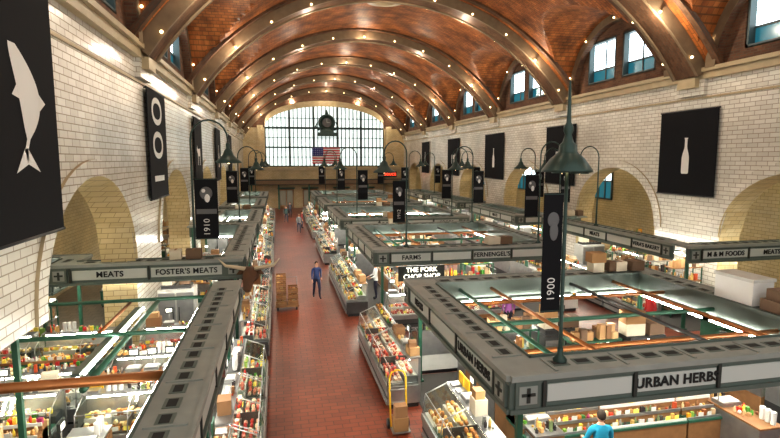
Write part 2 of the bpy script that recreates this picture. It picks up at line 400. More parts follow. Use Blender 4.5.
# ---------------------------------------------------------------- market furniture
def items(b,x0,x1,y0,y1,z,kind,step,hmin,hmax,fill=.85):
    x=x0+step/2
    while x<x1-step*.3:
        y=y0+step/2
        while y<y1-step*.25:
            if R.random()<fill:
                s=step*.46*R.uniform(.8,1.1); h=R.uniform(hmin,hmax); xx=x+R.uniform(-.15,.15)*step; yy=y+R.uniform(-.15,.15)*step
                t=R.random()
                if kind in('meat','bread'):
                    if t<.75: b.ell((xx,yy,z+h*.45),(s*1.15,s*.95,h*.5),kind,6,4)
                    else: b.box(xx-s,xx+s,yy-s*.8,yy+s*.8,z,z+h*.6,kind,R.uniform(-.2,.2))
                elif kind=='card': b.box(xx-s,xx+s,yy-s*.8,yy+s*.8,z,z+h,kind,R.uniform(-.15,.15))
                elif t<.4: b.box(xx-s*.8,xx+s*.8,yy-s*.7,yy+s*.7,z,z+h,kind,R.uniform(-.3,.3))
                elif t<.8: b.lathe((xx,yy,z),[(s*.7,0),(s*.72,h*.6),(s*.3,h*.8),(s*.3,h),(0,h)],kind,6)
                else: b.ell((xx,yy,z+s*.7),s*.75,kind,6,5)
            y+=step
        x+=step
def cards(b,x0,x1,y,z,p=.5,st=.3):
    x=x0
    while x<x1-.12:
        if R.random()<p: b.box(x,x+.12,y,y+.008,z,z+.09,R.choice(['pricecard','white_plastic','white_plastic']),R.uniform(-.2,.2))
        x+=st
def mess(b,u0,u1,v0,v1,z,dens=1.0):
    u=u0
    while u<u1-.3:
        t=R.random(); d=v1-v0
        if t<.24: w=R.uniform(.3,.6); items(b,u,min(u+w,u1),v0,v1,z,'jars',.10,.08,.22,.9); u+=w+.03
        elif t<.40:
            w=.34; b.box(u,u+w,v0+.02,v1,z,z+.09,'steel'); b.box(u+.04,u+w-.04,v0+.04,v1-.02,z+.09,z+.11,'white_plastic'); b.tube([(u+w/2,v1-.02,z+.05),(u+w/2,v1-.02,z+.4)],.018,'steel',6); b.box(u+.05,u+w-.05,v1-.06,v1,z+.35,z+.52,'sign_dark'); b.box(u+.08,u+w-.08,v1-.066,v1-.06,z+.38,z+.49,'lit_sign'); u+=w+.08
        elif t<.58:
            w=R.uniform(.3,.5); h=R.uniform(.15,.34); b.box(u,u+w,v0,v1,z,z+h,'card',R.uniform(-.1,.1)); 
            if R.random()<.5: b.box(u+.04,u+w-.06,v0+.03,v1-.04,z+h,z+h+R.uniform(.1,.25),'card',R.uniform(-.15,.15))
            u+=w+.05
        elif t<.76: w=R.uniform(.4,.8); items(b,u,min(u+w,u1),v0,v1,z,R.choice(['goods','bread','herbs']),.11,.06,.14,.95); u+=w
        elif t<.84: b.box(u,u+.28,v1-.03,v1,z,z+.28,R.choice(['yellow','white_plastic','green_paint'])); b.box(u+.03,u+.25,v0,v1-.05,z,z+.05,'steel'); u+=.36
        elif t<.90:
            for q in range(3): b.lathe((u+.07+.13*q,v0+.1,z),[(.05,0),(.06,.26),(.055,.28),(0,.28)],'white_plastic',8)
            u+=.45
        elif t<.95: w=R.uniform(.35,.6); b.box(u,u+w,v0+.02,v1-.02,z,z+.02,'white_plastic',R.uniform(-.1,.1)); b.box(u+.05,u+w-.1,v0+.05,v1-.08,z+.02,z+.05,'white_enamel'); u+=w+.05
        else: u+=R.uniform(.1,.3)
def case(x,y,ang,L,kind='meat',det=1.0,body=None,lamp=True):
    body=body or R.choice(['steel','dark_steel','white_enamel','wood','steel','dark_steel'])
    b=MB(); b.M=Matrix.Translation((x,y,0))@Matrix.Rotation(ang,4,'Z'); D=.93
    b.box(.03,L-.03,.10,D-.05,0,.12,'black_paint')
    b.box(0,L,.03,D,.12,.6,body); b.box(.0,L,0,.04,.5,.66,'steel'); b.box(0,L,.0,.03,.12,.17,'steel')
    b.box(0,L,.02,.03,.28,.33,'black_paint')
    b.box(.03,L-.03,.05,.86,.60,.66,'steel')
    b.box(0,L,.86,D,.6,1.32,'steel'); b.box(0,L,.60,D,1.32,1.355,'steel'); b.box(.02,L-.02,.62,D-.02,1.355,1.36,R.choice(['dark_steel','steel','wood','dark_steel']))
    b.quad((0,.03,.66),(L,.03,.66),(L,.10,1.12),(0,.10,1.12),'glass'); b.quad((0,.10,1.12),(L,.10,1.12),(L,.60,1.335),(0,.60,1.335),'glass')
    b.tube([(0,.10,1.12),(L,.10,1.12)],.014,'steel',6); b.tube([(0,.60,1.335),(L,.60,1.335)],.018,'steel',6)
    k=max(1,round(L/1.25))
    for i in range(k+1):
        u=min(max(i*L/k,.015),L-.015)
        b.tube([(u,.03,.64),(u,.10,1.12),(u,.60,1.335)],.015,'steel',5)
        if 0<i<k: b.box(u-.01,u+.01,.1,.86,.66,.95,'dark_steel')
    for u in (.005,L-.005):
        b.add([(u,.04,.62),(u,.10,1.11),(u,.60,1.31),(u,.88,1.31),(u,.88,.62)],[(0,1,2,3,4)],'glass')
    if lamp: b.tube([(.1,.64,1.285),(L-.1,.64,1.285)],.022,'casetube',6)
    st=.125/det
    u=.05
    while u<L-.2:
        w=min(R.uniform(.4,.75),L-.05-u); kk=kind if R.random()<.7 else R.choice(['meat','bread','goods'])
        b.box(u,u+w-.03,.07,.49,.66,.685,R.choice(['white_plastic','steel','black_paint','green_paint']))
        items(b,u+.02,u+w-.05,.10,.47,.685,kk,st,.08,.16,.97)
        b.box(u,u+w-.02,.5,.85,.66,.84,R.choice(['white_enamel','steel','dark_steel'])); items(b,u+.02,u+w-.05,.52,.85,.84,kk,st,.08,.15,.97); u+=w
    cards(b,.08,L-.1,.07,.72,.6,.22); cards(b,.08,L-.1,.50,.88,.4,.26)
    mess(b,.08,L-.1,.64,.91,1.36)
    b.build('glass_display_case')
def rack(x,y,ang,L,kind='herbs',body='wood',tiers=3,det=1):
    b=MB(); b.M=Matrix.Translation((x,y,0))@Matrix.Rotation(ang,4,'Z')
    b.box(.02,L-.02,.05,.95,0,.1,'black_paint'); b.box(0,L,0,1.0,.1,.7,body); b.box(-.01,L+.01,-.03,1.02,.7,.75,'green_paint')
    for i in range(tiers):
        y0=.03+i*.97/tiers; y1=.03+(i+1)*.97/tiers-.02; z=.75+.14*i
        if i: b.box(.01,L-.01,y0,1.0,.75,z,'wood' if i%2 else body)
        b.box(0,L,y0-.02,y0+.005,z-.02,z+.05,R.choice(['wood','white_plastic','steel']))
        u=.03
        while u<L-.15:
            w=min(R.uniform(.25,.5),L-.03-u); items(b,u,u+w,y0+.01,y1,z,kind if R.random()<.6 else R.choice(['goods','bread','jars','herbs']),.105/det,.07,.17,.97); u+=w
        cards(b,.05,L-.1,y0-.01,z+.05,.5,.22)
    b.build('produce_stand')
def counter(x,y,ang,L,d=.65,h=.95,top=None):
    b=MB(); b.M=Matrix.Translation((x,y,0))@Matrix.Rotation(ang,4,'Z')
    b.box(.03,L-.03,.05,d-.03,0,.1,'black_paint'); b.box(0,L,.02,d,.1,h-.04,R.choice(['steel','dark_steel','wood','white_enamel'])); b.box(-.02,L+.02,0,d+.01,h-.04,h,top or R.choice(['steel','wood','white_enamel','steel']))
    k=max(1,int(L/.6))
    for i in range(k): b.box(L*i/k+.02,L*(i+1)/k-.02,.0,.02,.16,h-.1,'steel' if i%3==0 else 'wood')
    mess(b,.03,L-.05,.06,d-.04,h)
    b.build('prep_counter')
def canopy(name,x0,x1,y0,y1,zt=3.0,signs=(),bw=.7,tubes=True,sides='LRFB',pipes=True,legs=True):
    b=MB(); ZT=zt
    def cen(a,c):
        L=c-a; k=max(1,round((L-1.2)/1.9)); w=(L-1.2)/k
        return [a+.6+w*(i+.5) for i in range(k)]
    def beam(ax,p,a,c,out):
        zt=ZT-(.006 if ax=='y' else 0); zb0=zt-.60
        e=.0 if ax=='x' else bw*.0
        def bx(u0,u1,v0,v1,z0,z1,m):
            v0,v1=sorted((p+out*v0,p+out*v1))
            if ax=='x': b.box(u0,u1,v0,v1,z0,z1,m)
            else: b.box(v0,v1,u0,u1,z0,z1,m)
        ia,ic=(a+bw,c-bw) if c-a>2*bw+.5 else (a,c)
        bx(a,c,-bw,0,zt-.07,zt,'beam_top'); bx(a+.002,c-.002,-.06,0,zb0,zt-.07,'green_grey'); bx(ia,ic,-bw,-bw+.05,zb0+.1,zt-.07,'green_grey')
        bx(a,c,-.0,.07,zt-.07,zt+.03,'beam_top'); bx(a,c,0,.03,zt-.13,zt-.07,'green_grey'); bx(a,c,0,.05,zb0-.03,zb0+.05,'green_grey'); bx(ia,ic,-bw-.03,-bw,zt-.07,zt+.04,'green_grey')
        L=c-a; k=max(2,int((L-1.0)/.5))
        for i in range(k):
            u=a+.85+(L-1.7)*(i+.5)/k
            bx(u-.16,u+.16,-.50,-.26,zt,zt+.010,'green_grey'); bx(u-.12,u+.12,-.45,-.31,zt+.01,zt+.014,'slot')
            if i%3==0: bx(u-.23,u-.18,-.62,-.06,zt,zt+.022,'beam_top')
        k=max(1,round((L-1.2)/1.9)); w=(L-1.2)/k
        for i in range(k):
            u0=a+.6+w*i+.06; bx(u0,u0+w-.12,0,.02,zb0+.13,zt-.17,'sign_panel')
            bx(u0-.09,u0-.03,0,.045,zb0+.06,zt-.1,'sign_dark')
        for u in (a+.3,c-.3):
            bx(u-.22,u+.22,0,.05,zb0+.06,zt-.08,'green_grey'); bx(u-.16,u+.16,.05,.06,zb0+.13,zt-.16,'beam_top')
            bx(u-.03,u+.03,.06,.075,zb0+.16,zt-.19,'sign_dark'); bx(u-.12,u+.12,.06,.075,zb0+.27,zb0+.32,'sign_dark')
        if tubes:
            k=max(1,int(L/2.6))
            for i in range(k):
                u0=a+.7+(L-1.4)*i/k; u1=a+.7+(L-1.4)*(i+1)/k-.25
                if u1-u0<.4: continue
                bx(u0,u1,-bw-.30,-bw-.10,zb0+.12,zb0+.17,'green_grey')
                for vv in (-bw-.14,-bw-.33):
                    q=p+out*vv
                    P=[(u0,q,zb0+.08),(u1,q,zb0+.08)] if ax=='x' else [(q,u0,zb0+.08),(q,u1,zb0+.08)]
                    b.tube(P,.025,'tube',6)
                q=p+out*(-.2); P=[(u0,q,zb0+.05),(u1,q,zb0+.05)] if ax=='x' else [(q,u0,zb0+.05),(q,u1,zb0+.05)]
                b.tube(P,.022,'tube',6)
    if 'F' in sides: beam('x',y0,x0,x1,-1)
    if 'B' in sides: beam('x',y1,x0,x1,1)
    if 'L' in sides: beam('y',x0,y0,y1,-1)
    if 'R' in sides: beam('y',x1,y0,y1,1)
    zb0=zt-.6
    if legs:
        for xx in (x0+.35,x1-.35):
            for yy in (y0+.35,y1-.35):
                b.box(xx-.05,xx+.05,yy-.05,yy+.05,0,zt-.08,'green_paint'); b.box(xx-.1,xx+.1,yy-.1,yy+.1,0,.05,'green_paint')
    if pipes:
        for f,m_ in ((.18,'green_paint'),(.3,'copper'),(.62,'dark_steel'),(.8,'copper')):
            xp=x0+(x1-x0)*f; b.tube([(xp,y0+.5,zt-.22),(xp,y1-.5,zt-.22)],.05,m_,8)
        for f in (.25,.5,.75):
            yp=y0+(y1-y0)*f; b.tube([(x0+.5,yp,zt-.33),(x1-.5,yp,zt-.33)],.055,'copper' if f!=.5 else 'green_paint',8)
            u0=x0+1.6
            while u0+1.3<x1-1.4:
                b.box(u0,u0+1.25,yp+.12,yp+.26,zt-.40,zt-.35,'green_grey'); b.tube([(u0+.03,yp+.30,zt-.40),(u0+1.22,yp+.30,zt-.40)],.022,'tube',6); u0+=2.6
    o=b.build(name)
    for i,(side,body,pos,size) in enumerate(signs):
        zz=zb0+.28
        cs=cen(x0,x1) if side=='F' else cen(y0,y1); pos=min(cs,key=lambda c:abs(c-pos))
        if side=='F': text('sign_text',body,(pos,y0-.035,zz),FRONT,size,'sign_letter',o)
        if side=='L': text('sign_text',body,(x0-.035,pos,zz),LEFTF,size,'sign_letter',o)
        if side=='R': text('sign_text',body,(x1+.035,pos,zz),RIGHTF,size,'sign_letter',o)
    return o
def boxes(x,y,z,n,m='card'):
    b=MB()
    for i in range(n):
        w,d=R.uniform(.35,.6),R.uniform(.3,.45)
        cx=x+(i%2)*(.56); lay=i//2; z_=z+lay*.30
        b.box(cx-w/2*.9,cx+w/2*.9,y-d/2,y+d/2,z_,z_+.30,m,R.uniform(-.1,.1)); b.box(cx-.03,cx+.03,y-d/2-.002,y+d/2+.002,z_+.301,z_+.304,'wood')
    b.build('cardboard_box_stack')
def fridge(x,y,w=1.2,d=.8,h=2.0,m=None):
    m=m or R.choice(['white_enamel','steel','dark_steel','white_enamel'])
    b=MB(); b.box(x,x+w,y,y+d,.08,h,m); b.box(x+.05,x+w-.05,y+.05,y+d-.05,0,.08,'black_paint'); 
    for k in (0,1):
        a=x+w*k/2; b.box(a+.03,a+w/2-.03,y-.04,y,.2,h-.1,'steel'); b.tube([(a+w/2-.1 if k==0 else a+.1,y-.07,.9),(a+w/2-.1 if k==0 else a+.1,y-.07,1.4)],.015,'black_paint',6)
    b.box(x+.1,x+w-.1,y+.15,y+d-.15,h,h+.12,'dark_steel'); 
    for k in range(5): b.box(x+.18+k*(w-.36)/5,x+.24+k*(w-.36)/5,y+.2,y+d-.2,h+.12,h+.13,'slot')
    b.build('refrigerator'); 
    if R.random()<.8: boxes(x+.3,y+d/2,h+.13,R.choice([2,3,4]))
def table(x,y,w,d=.8,kind='goods',top=None):
    top=top or R.choice(['steel','white_enamel','wood'])
    b=MB(); b.box(x,x+w,y,y+d,.86,.9,top)
    for xx in (x+.05,x+w-.05):
        for yy in (y+.05,y+d-.05): b.box(xx-.025,xx+.025,yy-.025,yy+.025,0,.86,'steel')
    b.box(x+.05,x+w-.05,y+.05,y+d-.05,.3,.33,'steel'); items(b,x+.1,x+w-.1,y+.1,y+d-.1,.33,'card',.4,.2,.4,.8); mess(b,x+.05,x+w-.05,y+.05,y+d*.48,.9); mess(b,x+.05,x+w-.05,y+d*.52,y+d-.05,.9)
    b.build('work_table')
def shelf(x,y,w,d=.5,h=2.1,col=None):
    col=col or R.choice(['green_paint','wood','steel'])
    b=MB()
    for xx in (x,x+w-.04):
        for yy in (y,y+d-.04): b.box(xx,xx+.04,yy,yy+.04,0,h,'green_paint')
    for z in (.3,.9,1.5,2.06):
        b.box(x,x+w,y,y+d,z,z+.04,col); items(b,x+.06,x+w-.06,y+.04,y+d-.04,z+.04,R.choice(['card','goods','jars','card']),.18,.15,.38,.92)
    b.build('storage_shelf')
def row(x0,x1,y,bias=0):
    x=x0
    while x<x1-1.3:
        t=R.random()
        if t<.30-bias: fridge(x,y,R.uniform(1.1,1.3),.75,R.uniform(1.8,2.1)); x+=1.4
        elif t<.65: table(x,y,1.5,.8); x+=1.6
        else: shelf(x,y,1.35); x+=1.45
def interior(x0,x1,y0,y1,near=True):
    counter(x0+1.35,y1-.75,-pi/2,y1-y0-1.6,.6); counter(x1-1.35,y0+.75,pi/2,y1-y0-1.6,.6)
    for (yy,bi) in (((y0+.95),.3),(((y0+y1)/2-.4),0),((y1-1.75),.15)): row(x0+2.4,x1-2.2,yy,bi)
def add_dark_sheet(x0,x1,y0,y1):  # dark sheet added over a stall floor so the interior reads darker
    b=MB(); b.box(x0,x1,y0,y1,0.008,.014,'dark_sheet'); b.build('floor_dark_sheet')
kinds=['meat','meat','bread','goods','meat','goods']
def kd(): return R.choice(kinds)
A=[(7.5,14.6,3.0),(19.6,28.0,3.0),(30.6,39.0,3.0),(41.6,49.6,3.0),(52.2,60.2,3.0)]
AX0,AX1=3.6,11.6
asigns=[[('F','URBAN HERBS',6.75,.25),('L','URBAN HERBS',9.1,.25),('L','MEATS',12.9,.25)],
        [('F',"FERNENGEL'S",8.6,.25),('F','FARMS',5.2,.25)],[('F','THE CHEESE SHOP',6.0,.22),('F','FOODS',9.5,.25)],[('F','MEATS',6,.25)],[('F','BAKERY',6,.25)]]
for i,(y0,y1,zt) in enumerate(A):
    canopy('stall_canopy',AX0,AX1,y0,y1,zt,asigns[i])
    add_dark_sheet(AX0-.05,AX1+.05,y0-.05,y1+.05)
    det=1 if i<2 else .75 if i<3 else .6
    if i==0:
        for yy in (17.75,15.2): case(2.62,yy,-pi/2,2.5,'meat',1,'steel')
    else:
        yy=y1+.6
        while yy-2.6>y0-.7: case(2.62,yy,-pi/2,2.5,kd(),det); yy-=2.55
    xx=AX0+.4
    if i>0:
        while xx+2.5<AX1: case(xx,y0-1.0,0,2.45,kd(),det); xx+=2.55
    yy=y0+.2
    while yy+2.4<y1+.2: case(AX1+1.0,yy,pi/2,2.4,kd(),det); yy+=2.5
    if i>0: interior(AX0,AX1,y0,y1)
    xx=AX0+.4
    if i<3:
        while xx+2.5<AX1: case(xx+2.45,y1+1.0,pi,2.45,kd(),det); xx+=2.55
case(3.12,11.1,-pi/2,2.6,'bread',1,'steel')
counter(4.95,13.8,-pi/2,4.7,.65,.95,'steel'); counter(10.25,8.4,pi/2,5.0,.6)
rack(4.9,9.35,0,1.9,'herbs','wood',5); rack(6.85,9.35,0,1.9,'jars','wood',5); rack(8.8,9.35,0,.9,'goods','wood',5)
table(5.2,10.8,1.5,.8); shelf(6.85,10.95,1.4); fridge(8.35,10.8,1.2,.8,2.0,'dark_steel')
shelf(5.2,12.1,1.4); fridge(6.7,12.0,1.2,.8,1.9,'dark_steel'); table(8.0,12.0,1.6,.8,'bread')
row(5.2,9.9,13.1,.2)
# ---- left column
canopy('stall_canopy',-4.42,-1.2,3.2,15.6,3.0,[],sides='R',legs=False,pipes=False)
b=MB(); 
b.tube([(-9.0,9.25,2.8),(-1.95,9.25,2.8)],.085,'copper',10); b.tube([(-9,12.0,2.72),(-1.95,12.0,2.72)],.05,'green_paint',8); b.tube([(-7,14.9,2.72),(-1.95,14.9,2.72)],.05,'green_paint',8)
b.tube([(-3.3,9.25,2.66),(-3.3,14.9,2.66)],.06,'green_paint',8); b.tube([(-4.0,12.0,2.66),(-4.0,14.9,2.66)],.04,'copper',8); b.tube([(-6.2,9.25,2.66),(-6.2,14.9,2.66)],.06,'green_paint',8)
for x_,y_ in ((-3.75,10.0),(-3.75,12.3),(-6.6,10.0),(-6.6,12.3)):
    b.box(x_,x_+.15,y_,y_+2.1,2.60,2.66,'green_grey'); b.tube([(x_+.08,y_+.05,2.57),(x_+.08,y_+2.05,2.57)],.028,'tube',6); b.tube([(x_+.21,y_+.05,2.64),(x_+.21,y_+2.05,2.64)],.028,'tube',6)
b.build('overhead_pipes')
add_dark_sheet(-4.4,-1.3,3.2,15.7)
def leftcase(y0,y1,det=1):
    yy=y0
    while yy+2.5<=y1+.01: case(-.42,yy,pi/2,2.45,kd(),det); yy+=2.55
leftcase(7.6,15.4)
def post(px_,py_,h):
    b=MB(); b.box(px_-.05,px_+.05,py_-.05,py_+.05,0,h,'green_paint'); b.box(px_-.1,px_+.1,py_-.1,py_+.1,0,.05,'green_paint'); b.build('canopy_post')
for y_ in (5.5,10.5,15.3): post(-1.55,y_,2.91)
post(-5.0,10.9,3.39)
Lrows=[(17.3,27.2,3.3),(30,38.5,3.0),(41,49,3.0),(52,60,3.0)]
lsg=[[('F',"FOSTER'S MEATS",-3.0,.24),('F',"MEATS",-5.9,.25)],[],[],[]]
for i,(y0,y1,zt) in enumerate(Lrows):
    if i==0: canopy('stall_canopy',-6.9,-1.2,y0,y0+.9,zt,lsg[0],sides='F',legs=False,pipes=False,tubes=True,bw=.6); canopy('stall_canopy',-4.4,-1.2,y0+.75,y1,zt,[],sides='RB',legs=False,pipes=False)
    else: canopy('stall_canopy',-4.4,-1.2,y0,y1,zt,lsg[i],pipes=False)
    leftcase(y0-.4,y1+1.2,1 if i==0 else .7)
    add_dark_sheet(-4.4,-1.3,y0,y1)
    case(-4.2,y0-1.2 if i else 16.2,0,2.5,kd(),1,'white_enamel')
    fridge(-4.2,y0+1.6,1.2); table(-4.2,y0+3,1.5); shelf(-4.2,y0+4.5,1.4); fridge(-4.2,y0+5.6,1.2); table(-4.2,y0+7,1.3)
for (px_,py_) in ((-1.55,18.5),(-1.55,26.9),(-4.2,26.9)): post(px_,py_,3.2)
# near-left stall interior
case(-4.35,12.55,0,2.1,'meat',1,'steel'); counter(-3.55,7.6,pi/2,3.8,.75,.95,'steel'); case(-4.35,13.75,0,2.1,'bread',1,'steel'); rack(-4.35,14.95,0,2.0,'goods','wood')
counter(-1.95,7.6,pi/2,4.2,.55,.9,'steel')
case(-4.35,11.5,0,2.1,'goods',1,'steel')
case(-7.0,8.0,0,2.4,'meat',1,'steel'); case(-7.0,9.3,0,2.4,'goods',1,'steel'); rack(-7.0,10.5,0,2.2,'goods','wood',4)
# left arcade contents
case(-7.2,13.0,0,2.4,'jars'); case(-9.8,13.0,0,2.4,'goods'); rack(-7.4,14.6,0,2.2,'goods','green_paint'); rack(-9.8,14.6,0,2.2,'goods','green_paint')
case(-7.0,16.2,0,2.4,'bread',1,'white_enamel'); case(-9.6,16.2,0,2.4,'meat',1,'white_enamel')
case(-7.2,11.8,0,2.3,'goods'); case(-9.8,11.8,0,2.4,'meat'); shelf(-9.9,17.6,1.5); shelf(-8.2,17.6,1.2); fridge(-10.2,19.2,1.3)
for c in BAYS[2:5]:
    rack(-7.8,c,0,2.2,'goods','green_paint',3,.7); rack(19.3,c,0,2.4,'goods','green_paint',3,.7); shelf(19.2,c+2,2.0); shelf(-8,c+2,1.8); case(-5.7,c-2.6,pi/2,2.4,'goods',.7); case(18.6,c+2.4,-pi/2,2.4,'goods',.7)
canopy('stall_canopy',-10,-6.9,17.4,21,3.0,[],legs=True,pipes=False)
# ---- right column
canopy('stall_canopy',14.8,20.2,16.3,17.2,3.3,[('F','M & M FOODS',16.4,.25),('F','MEATS',18.9,.25)],sides='F',legs=False,pipes=False,bw=.6)
canopy('stall_canopy',14.8,17.2,17.05,27.2,3.3,[('L',"VERA'S BAKERY",18.9,.22),('L','MEATS',22.5,.25),('L','FOODS',25.6,.25)],sides='LB',legs=False,pipes=False)
for (px_,py_) in ((15.15,16.7),(15.15,26.9),(19.9,16.7)): post(px_,py_,3.2)
add_dark_sheet(14.7,17.3,16.4,27.3)
yy=27.5
while yy>18: case(13.8,yy,-pi/2,2.45,kd()); yy-=2.55
rack(14.9,14.6,0,2.2,'goods','green_paint'); rack(17.3,14.6,0,2.3,'goods','green_paint')
rack(14.2,12.2,0,2.4,'jars','green_paint'); rack(16.9,12.2,0,2.4,'goods','green_paint'); rack(14.2,9.9,0,2.4,'goods','green_paint')
shelf(15.7,18,1.4); shelf(15.7,19.5,1.4); shelf(15.7,22,1.4); fridge(15.7,24.5,1.3); table(15.7,20.7,1.4)
for i,(y0,y1,zt) in enumerate(A[2:]):
    canopy('stall_canopy',14.8,17.2,y0,y1,3.0,[('L','MEATS',y0+3,.27)])
    yy=y1+.5
    while yy-2.4>y0-.6: case(13.8,yy,-pi/2,2.4,kd(),.7); yy-=2.55
    fridge(15.7,y0+2,1.2); shelf(15.7,y0+3.3,1.2); fridge(15.7,y0+5,1.2)
for (x,y,z,n) in ((8.6,19.95,3.05,2),(6.0,27.6,3.05,3),(-3.3,17.65,3.33,2),(16.3,26.85,3.33,2),(9.6,14.25,3.05,3),(10.4,14.25,3.05,2),(7.4,38.6,3.05,3),(-2.8,38.2,3.05,2),(6.4,31,3.05,2),(9,42,3.05,3)):
    boxes(x,y,z,n)
b=MB(); b.box(10.95,11.55,10.0,11.1,3.03,3.6,'white_plastic'); b.box(10.92,11.58,9.97,11.13,3.6,3.68,'white_enamel'); b.box(10.95,11.5,8.7,9.8,3.03,3.3,'card'); b.box(11.0,11.45,8.8,9.7,3.3,3.55,'card'); b.build('cooler_boxes')
b=MB(); b.box(4.55,6.45,19.66,19.71,1.72,2.32,'sign_dark'); 
for xx in (4.7,6.3): b.tube([(xx,19.68,2.32),(xx,19.68,2.39)],.015,'steel',6)
o=b.build('hanging_shop_sign'); text('sign_text','THE PORK',(5.5,19.63,2.16),FRONT,.26,'lit_sign',o); text('sign_text','CHOP SHOP',(5.5,19.63,1.89),FRONT,.26,'lit_sign',o)
for (x,y,z,w,m,t) in ((15.0,YF-.4,4.5,2.6,'neon_red','PRODUCE'),):
    b=MB(); b.box(x-w/2,x+w/2,y,y+.1,z-.4,z+.4,'sign_dark'); b.box(x-.05,x+.05,y+.1,YF-.0,z-.1,z+.1,'steel'); o=b.build('neon_sign'); text('sign_text',t,(x,y-.02,z),FRONT,.5,m,o)
# ---- lamps
def gooseneck(x,y,z0,zt,dx,dy,sc=1.0,r=.6,banner=None,txt=None,bside=-1):
    b=MB(); n=math.hypot(dx,dy); dx/=n;dy/=n
    pts=[(x,y,z0),(x,y,z0+.3),(x,y,zt)]
    for k in range(1,11):
        a=pi*k/10; pts.append((x+dx*r*(1-math.cos(a)),y+dy*r*(1-math.cos(a)),zt+r*math.sin(a)*1.1))
    ex,ey=x+2*r*dx,y+2*r*dy; pts.append((ex,ey,zt-.15))
    b.tube(pts,[.05,.04]+[.028]*(len(pts)-2),'lamp_green',8); b.lathe((x,y,z0),[(.12,0),(.12,.05),(.05,.12),(.05,.2)],'lamp_green',12)
    z=zt-.15
    b.lathe((ex,ey,z),[(.0,.08),(.05,.06),(.07,0),(.06,-.12),(.13,-.2),(.17,-.32),(.2,-.36),(.30,-.46),(.43,-.56),(.43,-.6),(.38,-.57),(.2,-.42),(0,-.36)],'lamp_green',20)
    b.ell((ex,ey,z-.5),(.10,.10,.12),'bulb',8,6)
    if banner:
        w,z1,z2=banner; xa,xb=(x-w-.06,x-.06) if bside<0 else (x+.06,x+w+.06)
        b.box(xa,xb,y-.01,y+.01,z1,z2,'banner_black')
        for zz in (z1+.02,z2-.02): b.tube([(xa,y,zz),(x,y,zz)] if bside<0 else [(x,y,zz),(xb,y,zz)],.018,'lamp_green',6)
        b.ell(((xa+xb)/2,y-.013,z1+(z2-z1)*.76),(w*.28,.006,w*.30),'banner_grey',12,8); b.ell(((xa+xb)/2+.03,y-.017,z1+(z2-z1)*.68),(w*.12,.006,w*.2),'banner_white',10,6); b.ell(((xa+xb)/2-.08,y-.017,z1+(z2-z1)*.80),(w*.09,.006,w*.09),'banner_white',10,6)
        b.box(xa+.04,xb-.04,y-.014,y-.01,z1+(z2-z1)*.42,z1+(z2-z1)*.5,'banner_grey')
    o=b.build('gooseneck_lamp')
    if txt: 
        text('banner_text',txt,((xa+xb)/2,y-.022,z1+(z2-z1)*.2),(pi/2,-pi/2,0),w*.38,'banner_white',o,.002,bold=0)
b=MB(); x,y=4.74,7.95; zo=6.5
b.tube([(x,y,3.0),(x,y,3.4),(x,y,zo+.4)],[.05,.035,.03],'lamp_green',10); b.lathe((x,y,3.0),[(.12,0),(.12,.05),(.05,.14),(.05,.25)],'lamp_green',12)
b.lathe((x,y,zo),[(.012,1.30),(.02,1.2),(.03,.9),(.04,.62),(.08,.55),(.08,.48),(.055,.42),(.09,.3),(.14,.25),(.15,.14),(.19,.10),(.28,.02),(.41,-.16),(.42,-.20),(.36,-.14),(.2,.0),(0,.06)],'lamp_green',28)
b.ell((x,y,zo-.08),(.1,.1,.13),'bulb',10,7)
b.box(x-.40,x-.05,y-.01,y+.01,3.9,5.95,'banner_black')
for zz in (3.92,5.93): b.tube([(x-.40,y,zz),(x,y,zz)],.015,'lamp_green',6)
b.ell((x-.225,y-.013,5.5),(.11,.005,.13),'banner_grey',12,8); b.ell((x-.21,y-.017,5.3),(.08,.005,.16),'banner_grey',12,8)
o=b.build('post_lamp'); text('banner_text','1900',(x-.225,y-.02,4.3),(pi/2,-pi/2,0),.2,'banner_white',o,.002,bold=0)
gooseneck(-2.75,17.9,3.3,7.15,1,0,1,.58,(.72,3.9,5.9),'1910',1)
gooseneck(5.0,20.2,3.0,6.75,-1,.1,1,.45,(.5,4.0,5.7),'1912',-1)
for (x,y,dx) in ((10.6,27.5,-1),(10.7,20.0,1),(-2.2,30.4,1),(4.6,31.0,-1),(10.6,31.0,1),(-2.2,41.4,1),(4.6,42,-1),(10.6,42,1),(-2.2,52.4,1),(4.6,52.5,1),(10.6,52.5,1),(16.2,31.0,-1),(16.2,42,-1),(16,52.5,-1)):
    gooseneck(x,y,3.0,6.7,dx,0,1,.5,(.6,4.1,5.9),None,-dx)
gooseneck(15.15,22.6,3.3,6.6,-1,0,1,.5,None)
gooseneck(15.6,26.85,3.3,6.6,-1,0,1,.5,(.6,4.1,5.9),None,1)
